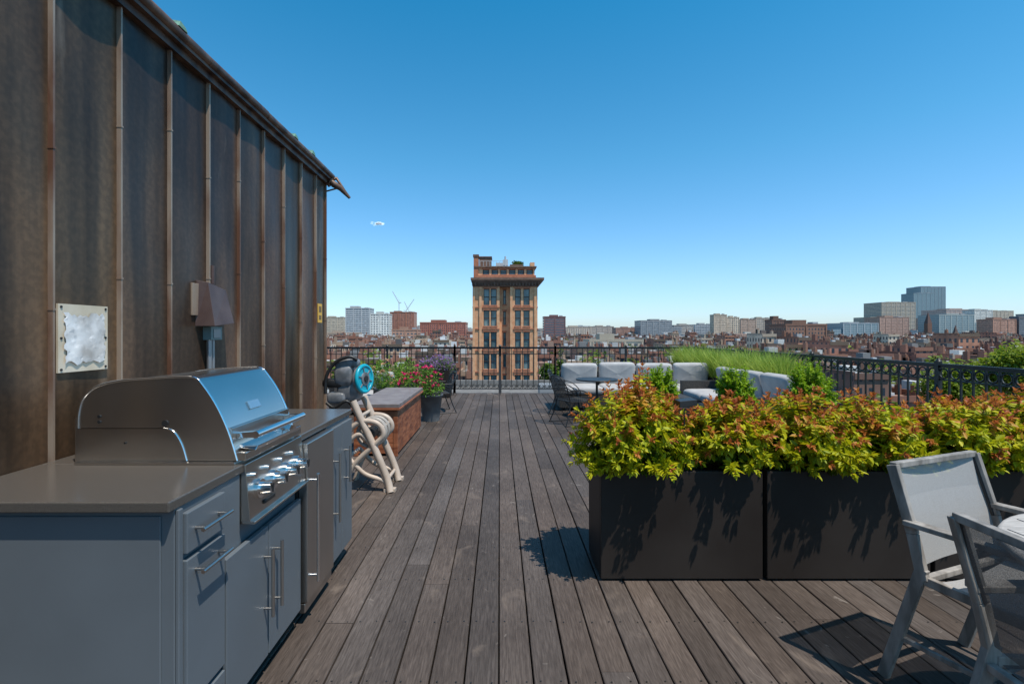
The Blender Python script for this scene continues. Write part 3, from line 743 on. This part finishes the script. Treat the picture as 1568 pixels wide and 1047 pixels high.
for lo,hi in floors:
    for (a,c) in ((-4.16,-.0),(1.6,5.86)): b.box(a,c,TY-.14,TY-.001,hi+.36,hi+.52,1)
for xx in (-4.12,-3.1,1.62,5.3): b.box(xx,xx+.36,TY-.2,TY-.141,-30,8.4,0)
for k,(o,z0,z1) in enumerate(((.15,8.5,8.9),(.4,8.9,9.2),(.7,9.2,9.45),(.95,9.45,9.8))): b.box(-4.1-o*.3,5.8+o,TY-o,TY+13+o,z0,z1,2)
for i in range(22):
    xx=-4.2+i*.48; b.box(xx,xx+.16,TY-.55,TY-.15,8.65,9.2,2)
b.box(-3.9,5.6,TY+.3,TY+12,9.8,10.3,1)
wall_win(-3.7,5.4,10.3,11.5,TY+.6,[(-2.6+i*1.35,-1.6+i*1.35,10.45,11.2) for i in range(6)],0)
b.box(-3.7,5.4,TY+1.0,TY+12,10.3,11.5,1)
b.box(-4.0,5.7,TY+.3,TY+12.2,11.5,11.7,2)
b.box(-4.0,-3.3,TY+.4,TY+3,9.95,13.2,1); b.box(-4.1,-3.2,TY+.3,TY+3.1,13.2,13.5,2)
b.box(-3.2,-1.3,TY+2,TY+5,11.7,13.3,2); b.box(-3.3,-1.2,TY+1.9,TY+5.1,13.3,13.45,2)
b.box(-.6,.6,TY+3,TY+4,11.7,12.6,5); b.cyl((.9,TY+1,11.7),(.9,TY+1,13.3),.14,5,8); b.box(.5,1.3,TY+.9,TY+1.5,11.9,12.8,5)
b.box(1.6,3.6,TY+1,TY+3,11.7,12.05,2); b.box(4.7,5.4,TY+.5,TY+2,11.7,12.3,0)
b.bar((-3,TY+.5,12.5),(0.5,TY+.5,12.5),.06,.06,5)
for i in range(8): b.bar((-3+i*.5,TY+.5,11.7),(-3+i*.5,TY+.5,12.5),.05,.05,5)
b.obj('brownstone_apartment_tower',[M_brick,M_brick2,M_corn,M_glass,M_wfr,pm('roof_equipment',(.5,.5,.5),rough=.5)])
def crown(name,cx,cy,cz,rx,ry,rz,n,ls,c1=(.05,.10,.02),c2=(.13,.2,.035),trunk=None,clumps=14):
    Lv=Leaves(); cl=[]
    for _ in range(clumps):
        while True:
            v=Vector((random.uniform(-1,1),random.uniform(-1,1),random.uniform(-.8,1)))
            if v.length<1: break
        cl.append((Vector((cx+v.x*rx*.75,cy+v.y*ry*.75,cz+v.z*rz*.75)),random.uniform(.25,.5)))
    for _ in range(n):
        c,r=random.choice(cl); v=Vector((random.gauss(0,1),random.gauss(0,1),random.gauss(0,1))).normalized()*random.random()**.4*r
        p=c+Vector((v.x*rx,v.y*ry,v.z*rz)); t=random.random()
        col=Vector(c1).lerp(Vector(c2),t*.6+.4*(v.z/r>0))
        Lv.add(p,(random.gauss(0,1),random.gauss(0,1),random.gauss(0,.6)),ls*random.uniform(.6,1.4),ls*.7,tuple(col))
    V,Fq,C=Lv.arrays()
    if trunk:
        bb=B(); zt=trunk
        bb.tube([(cx,cy,zt),(cx+.2,cy,(zt+cz)/2),(cx,cy,cz)],[.45,.32,.15],0,8,c=(.06,.045,.03))
        for (c,r) in cl[:8]: bb.tube([(cx,cy,cz-rz*.9),((cx+c.x)/2,(cy+c.y)/2,(cz-rz*.5+c.z)/2),tuple(c)],[.2,.12,.05],0,5,c=(.06,.045,.03))
        TV=np.array(bb.v); q=[f for f in bb.f if len(f)==4]; TF=np.array(q); V,Fq,C=merge([(V,Fq,C),(TV,TF,np.tile([.06,.045,.03],(len(q),1)))])
    return fast_mesh(name,V,Fq,C,[M_leaf])
crown('roof_garden_shrub',2.6,TY+2,12.3,1.1,.8,.55,500,.3)
crown('street_tree',73,66,-3.8,6.5,5,4.6,7000,.5,(.08,.14,.012),(.28,.35,.025),trunk=-30,clumps=26)
crown('street_tree',83,72,-3.2,6,5,4.6,6000,.5,(.08,.14,.012),(.26,.33,.025),trunk=-30,clumps=24)
crown('street_tree',64,68,-6.0,4.5,4,4.0,3500,.5,(.08,.14,.012),(.24,.31,.025),trunk=-30,clumps=18)
crown('street_tree',7.2,62,-4.0,2.0,2,2.4,2500,.35,(.05,.11,.015),(.14,.22,.03),trunk=-30,clumps=14)

# ---------------------------------------------------------------- ground and city
b=B(); R=14000
b.face([(-R,-R,-30),(R,-R,-30),(R,R,-30),(-R,R,-30)]); b.obj('ground',[pm('city_ground',(.05,.06,.05),(.10,.10,.095),scale=.02,rough=.95)])
M_f1=facade_mat('facade_punched',2.6,3.3,.42,.55)
M_f2=facade_mat('facade_ribbon',6.0,3.8,.94,.48,(.08,.11,.14))
M_f3=facade_mat('facade_glass',3.0,4.0,.90,.86,(.14,.21,.24))
M_f4=facade_mat('facade_bigwin',4.2,3.6,.6,.5,(.10,.12,.14))
M_f0=pm('plain_masonry',(.9,.9,.9),(1,1,1),scale=.1,rough=.85,attr=True)
FM=[M_f1,M_f2,M_f3,M_f4]
occupied=[(-9,4.5,0,32),(-6,8,70,90),(57,95,55,85)]
BR=1.3
def tower(name,px0,px1,pyt,d,c,m=0,dep=None,roofc=None):
    c=tuple(min(.8,k*BR*q) for k,q in zip(c,(1.03,.98,.92)))
    x0=(px0-CX)*d/F;x1=(px1-CX)*d/F;z1=H-(pyt-CY)*d/F; dep=dep or max(14,(x1-x0)*.7)
    bb=B(); rc=roofc or (.25,.25,.25)
    bb.building(x0,x1,d,d+dep,-30,z1,c,rc,m)
    w=x1-x0; cd=tuple(k*.8 for k in c)
    for (a,e,f,g) in ((x0-.3,x1+.3,d-.3,d),(x0-.3,x1+.3,d+dep,d+dep+.3)): bb.box(a,e,f,g,z1-1.0,z1+.7,4,cd)
    for (a,e) in ((x0-.3,x0),(x1,x1+.3)): bb.box(a,e,d,d+dep,z1-1.0,z1+.7,4,cd)
    npier=max(2,int(w/12))
    for i in range(npier+1):
        xx=x0+(w-1.2)*i/npier; bb.box(xx,xx+1.2,d-.5,d-.31,-30,z1-1.1,4,c)
    if random.random()<.5:
        sgn=random.choice((-1,1)); ww=w*random.uniform(.2,.4); zz=z1-(z1+12)*random.uniform(.2,.5)
        if sgn>0: bb.building(x1+.35,x1+.35+ww,d+2,d+dep,-30,zz,c,rc,m)
        else: bb.building(x0-.35-ww,x0-.35,d+2,d+dep,-30,zz,c,rc,m)
    k=random.uniform(.1,.35); k2=k+random.uniform(.25,.4)
    bb.box(x0+w*k,x0+w*k2,d+dep*.2,d+dep*.7,z1,z1+random.uniform(2.5,4.5),4,tuple(q*.75 for q in c))
    bb.box(x0+w*.75,x0+w*.88,d+dep*.2,d+dep*.5,z1,z1+random.uniform(1.5,3),4,(.35,.35,.36))
    occupied.append((x0-3,x1+3,d-3,d+dep+3))
    return bb.obj(name,FM+[M_f0])
T=[('tan_office_building',496,527,486,980,(.42,.36,.29),0),('grey_office_tower',529,566,472,880,(.42,.43,.45),1),('white_apartment_tower',567,596,481,760,(.55,.55,.53),3),
('brick_apartment_tower',597,634,478,820,(.30,.13,.09),0),('brick_apartment_block',643,713,494,640,(.30,.11,.08),0),('brick_apartment_block',500,545,510,600,(.42,.32,.25),0),
('tan_apartment_block',600,640,505,560,(.38,.22,.16),3),
('dark_brick_tower',833,866,485,720,(.17,.09,.09),1),('tan_apartment_block',867,905,501,900,(.44,.36,.30),3),('pale_low_office_block',903,985,521,330,(.42,.37,.30),3),
('tan_apartment_block',905,940,500,1100,(.40,.34,.30),0),('brick_apartment_block',943,978,502,1000,(.34,.2,.16),0),
('grey_office_building',981,1029,491,950,(.26,.27,.29),1),('tan_apartment_block',1032,1062,498,1100,(.36,.33,.31),0),('grey_office_building',1064,1092,497,1200,(.36,.37,.39),1),
('tan_apartment_tower',1093,1113,482,950,(.42,.34,.27),0),('tan_apartment_tower',1113,1132,486,960,(.46,.38,.30),3),('brick_apartment_block',1134,1158,489,1000,(.36,.26,.21),0),('tan_apartment_block',1158,1181,487,1050,(.38,.32,.27),3),
('brick_townhouse_block',1203,1266,497,400,(.20,.11,.08),0),('brick_townhouse_block',1182,1203,490,520,(.16,.09,.07),0),
('glass_office_building',1291,1345,495,900,(.34,.38,.42),2),('brick_apartment_block',1347,1392,486,1050,(.34,.22,.18),0),('tan_office_building',1350,1402,463,1350,(.40,.34,.27),1),
('glass_office_tower',1399,1432,449,1600,(.22,.28,.32),2),('glass_office_tower',1410,1448,439,1640,(.22,.27,.31),2),
('pale_glass_building',1438,1492,482,1050,(.34,.38,.38),2),('pink_office_building',1449,1512,474,1350,(.42,.33,.30),1),('white_apartment_tower',1492,1520,475,1150,(.52,.52,.50),0),('tan_office_building',1513,1552,476,1400,(.42,.36,.29),3),
('brick_apartment_block',1520,1556,489,900,(.36,.2,.15),0),('dark_office_block',1560,1600,487,900,(.12,.13,.15),1),('grey_office_building',1600,1660,480,1000,(.3,.3,.3),1)]
for t in T: tower(*t)
b=B()
for px,py,d in ((1421,477,900),(1463,497,800)):
    p=P(px,py,d); w=4
    b.box(p.x-w,p.x+w,d-w,d+w,-30,p.z-22,0,(.2,.1,.07))
    for a,c in (((-w,-w),(w,-w)),((w,-w),(w,w)),((w,w),(-w,w)),((-w,w),(-w,-w))):
        b.face([(p.x+a[0],d+a[1],p.z-22),(p.x+c[0],d+c[1],p.z-22),(p.x,d,p.z)],0,False,(.12,.07,.06))
b.obj('church_spire',[M_f0])
def crane(px,top,pxj,d):
    b=B(); p=P(px,top+18,d); q=P(pxj,top,d)
    for o in (-.9,.9): b.bar((p.x+o,d,-30),(p.x+o,d,p.z),.4,.4)
    z=-30
    while z<p.z: b.bar((p.x-.9,d,z),(p.x+.9,d,z+3),.25,.25); z+=3
    b.bar(p,q,.9,1.1); b.bar(p,(p.x+(p.x-q.x)*.35,d,p.z+1),1.0,1.4); b.bar(p,(p.x,d,p.z+7),.5,.5); b.bar((p.x,d,p.z+7),p.lerp(q,.7),.2,.2)
    b.obj('tower_crane',[pm('crane_paint',(.5,.5,.48),rough=.5)])
crane(611,446,601,900); crane(622,458,634,1000); crane(628,462,619,1050)

def free(x0,x1,y0,y1): return not any(x0<o[1] and x1>o[0] and y0<o[3] and y1>o[2] for o in occupied)
bricks=[(.34,.15,.095),(.40,.19,.12),(.27,.125,.09),(.50,.34,.23),(.36,.16,.11),(.21,.115,.085),(.56,.46,.35),(.38,.18,.12)]
roofs=[(.10,.10,.10),(.22,.215,.21),(.38,.37,.36),(.60,.59,.56),(.14,.12,.11),(.32,.20,.15)]
b=B(); y=46; 
while y<620:
    x=-.55*y-20; base=random.uniform(-1,1.8)
    while x<1.25*y+30:
        w=random.uniform(6.5,9.5); dep=random.uniform(13,17)
        if random.random()<.03: x+=14; continue
        lift=-11.5 if y<130 else -10+ (y-130)*.009
        z1=lift+base+random.gauss(0,2.0)+(random.random()<.04)*random.uniform(3,7)
        if free(x,x+w,y,y+dep) and not (abs(x)<.15*y and y<73 ):
            c=random.choice(bricks); rc=random.choice(roofs)
            b.building(x,x+w,y,y+dep,-30,z1,c,rc,0)
            cd=tuple(k*.7 for k in c)
            b.box(x,x+.5,y+.3,y+dep-.3,z1,z1+.8,4,cd); b.box(x,x+w,y-.35,y-.01,z1-.9,z1+.5,4,tuple(k*.8 for k in c) if random.random()<.6 else (.14,.10,.07))
            for _ in range(random.choice((1,2,2,3))):
                cx=x+random.choice((.0,w-1.2)); cy=y+random.uniform(1,dep-3)
                hh=random.uniform(1.6,3.6); b.box(cx+.02,cx+.8,cy,cy+random.uniform(1,2.4),z1,z1+hh,4,cd); b.box(cx+.2,cx+.5,cy+.3,cy+.6,z1+hh,z1+hh+.5,4,(.35,.2,.14))
            if random.random()<.6:
                hx=x+random.uniform(.8,w-3.5); hy=y+random.uniform(2,7); b.box(hx,hx+random.uniform(2,3),hy,hy+random.uniform(2,4),z1,z1+random.uniform(1.8,2.8),4,random.choice(roofs+[(.5,.48,.45),(.6,.6,.6)]))
            if random.random()<.35:
                hx=x+random.uniform(.8,w-2.5); b.box(hx,hx+1.2,y+1,y+2,z1,z1+1,4,(.6,.6,.6))
        x+=w+.02
    y+=random.choice((17.5,26,18.5,30))
b.obj('brick_rowhouse_district',FM+[M_f0])
b=B()
far_hazed=[(.52,.43,.36),(.46,.29,.22),(.56,.54,.52),(.40,.34,.31),(.38,.21,.16),(.62,.58,.52),(.43,.44,.45)]  # paler wall colours, distance haze painted into the palette
for _ in range(900):
    y=random.uniform(640,2600); x=random.uniform(-.6*y,1.3*y); w=random.uniform(14,48); dep=random.uniform(14,30)
    t=random.random(); z1=-14+ (t**2.0)*24*(y/1100) + (random.random()<.09)*random.uniform(5,20)*(y/1500)
    if free(x,x+w,y,y+dep):
        c=random.choice(far_hazed)
        b.building(x,x+w,y,y+dep,-30,z1,c,random.choice(roofs[1:4]),random.choice((0,0,1,3)))
        if random.random()<.7: b.box(x+w*.2,x+w*.5,y+3,y+9,z1,z1+random.uniform(1.5,4),4,tuple(k*.8 for k in c))
b.obj('distant_city_buildings',FM+[M_f0])
Lv=Leaves()
for _ in range(560):
    y=random.uniform(70,1300); x=random.uniform(-.5*y,1.25*y)
    zc=-14+random.uniform(0,6.5); r=random.uniform(3,6.5); g=random.uniform(.8,1.7)
    if not free(x-4,x+4,y-4,y+4): continue
    for _ in range(110):
        v=Vector((random.gauss(0,1),random.gauss(0,1),random.gauss(0,1))).normalized()*random.random()**.35*r
        Lv.add((x+v.x,y+v.y,zc+v.z*.8),(random.gauss(0,1),random.gauss(0,1),random.gauss(0,.5)),1.4,1.1,(.10*g+.03*random.random(),.155*g,.025))
V,Fq,C=Lv.arrays(); fast_mesh('distant_street_trees',V,Fq,C,[M_leaf])
b=B(); n=160; prev=None
for i in range(n+1):
    a=math.radians(-60+130*i/n); Rr=9000; hgt=12+38*(.5+.5*math.sin(i*.21))*(.6+.4*math.sin(i*.57+1))
    q=(Rr*math.sin(a),Rr*math.cos(a)); 
    if prev: b.face([(prev[0][0],prev[0][1],-30),(q[0],q[1],-30),(q[0]*1.08,q[1]*1.08,hgt),(prev[0][0]*1.08,prev[0][1]*1.08,prev[1])],0,True)
    prev=(q,hgt)
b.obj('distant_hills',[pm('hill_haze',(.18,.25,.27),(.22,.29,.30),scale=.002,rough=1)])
b=B(); p=P(579,342,4000)
for k in range(34):
    t=random.gauss(0,1)
    b.cushion((p.x+t*24,p.y+random.gauss(0,15),p.z+random.gauss(0,6)-abs(t)*2),(random.uniform(16,44)*(1-.2*min(2,abs(t))),34,random.uniform(9,20)*(1-.2*min(2,abs(t)))),0,e=1,nu=12,nv=8,seed=k)
mcl,nt,bs=new_mat('cloud_white')
N=nt.nodes; N.remove(bs); tr=N.new('ShaderNodeBsdfTransparent'); df=N.new('ShaderNodeBsdfDiffuse'); df.inputs[0].default_value=(1,1,1,1); tl=N.new('ShaderNodeBsdfTranslucent'); tl.inputs[0].default_value=(1,1,1,1)
ad=N.new('ShaderNodeAddShader'); mx=N.new('ShaderNodeMixShader'); mx.inputs[0].default_value=.10
nt.links.new(df.outputs[0],ad.inputs[0]); nt.links.new(tl.outputs[0],ad.inputs[1]); nt.links.new(tr.outputs[0],mx.inputs[1]); nt.links.new(ad.outputs[0],mx.inputs[2]); nt.links.new(mx.outputs[0],N['Material Output'].inputs[0])
b.obj('cloud',[mcl])

# ---------------------------------------------------------------- light, sky, camera
sv=Vector((.33,-.31,1)).normalized()
sl=bpy.data.lights.new('sun','SUN'); sl.energy=5.0; sl.angle=math.radians(.5); sl.color=(1,.94,.85)
so=bpy.data.objects.new('sun',sl); so.rotation_euler=sv.to_track_quat('Z','Y').to_euler(); S.collection.objects.link(so)
w=bpy.data.worlds.new('World'); S.world=w; w.use_nodes=True; nt=w.node_tree; N=nt.nodes; L=nt.links
sk=N.new('ShaderNodeTexSky'); sk.sky_type='NISHITA'; sk.sun_disc=False
sk.sun_elevation=math.asin(sv.z); sk.sun_rotation=math.atan2(sv.x,sv.y)
sk.air_density=1.0; sk.dust_density=.5; sk.ozone_density=1.6; sk.altitude=0
tc=N.new('ShaderNodeTexCoord'); sp=N.new('ShaderNodeSeparateXYZ'); L.new(tc.outputs['Generated'],sp.inputs[0])
cr=N.new('ShaderNodeValToRGB'); el=cr.color_ramp.elements
el[0].position=0; el[0].color=(.52,.64,.86,1); el[1].position=.57; el[1].color=(.09,.61,.75,1)
e=el.new(.33); e.color=(.26,.66,.77,1)
e=el.new(.1); e.color=(.48,.65,.80,1)
e=el.new(1.0); e.color=(.36,.54,.60,1)
L.new(sp.outputs[2],cr.inputs[0])
vm=N.new('ShaderNodeVectorMath'); vm.operation='MULTIPLY'; L.new(sk.outputs[0],vm.inputs[0]); L.new(cr.outputs[0],vm.inputs[1])
vs=N.new('ShaderNodeVectorMath'); vs.operation='SCALE'; vs.inputs['Scale'].default_value=2.0; L.new(vm.outputs[0],vs.inputs[0])
bg=N['Background']; L.new(vs.outputs[0],bg.inputs[0]); bg.inputs[1].default_value=.12
cam=bpy.data.cameras.new('camera'); co=bpy.data.objects.new('camera',cam); S.collection.objects.link(co)
co.location=(0,0,H); co.rotation_euler=(math.radians(90),0,0); cam.sensor_width=36; cam.lens=F/1568*36
cam.shift_x=19/1568; cam.shift_y=-13.5/1568; cam.clip_end=30000; cam.clip_start=.02
S.camera=co
S.view_settings.view_transform='Standard'; S.view_settings.look='None'; S.view_settings.exposure=0
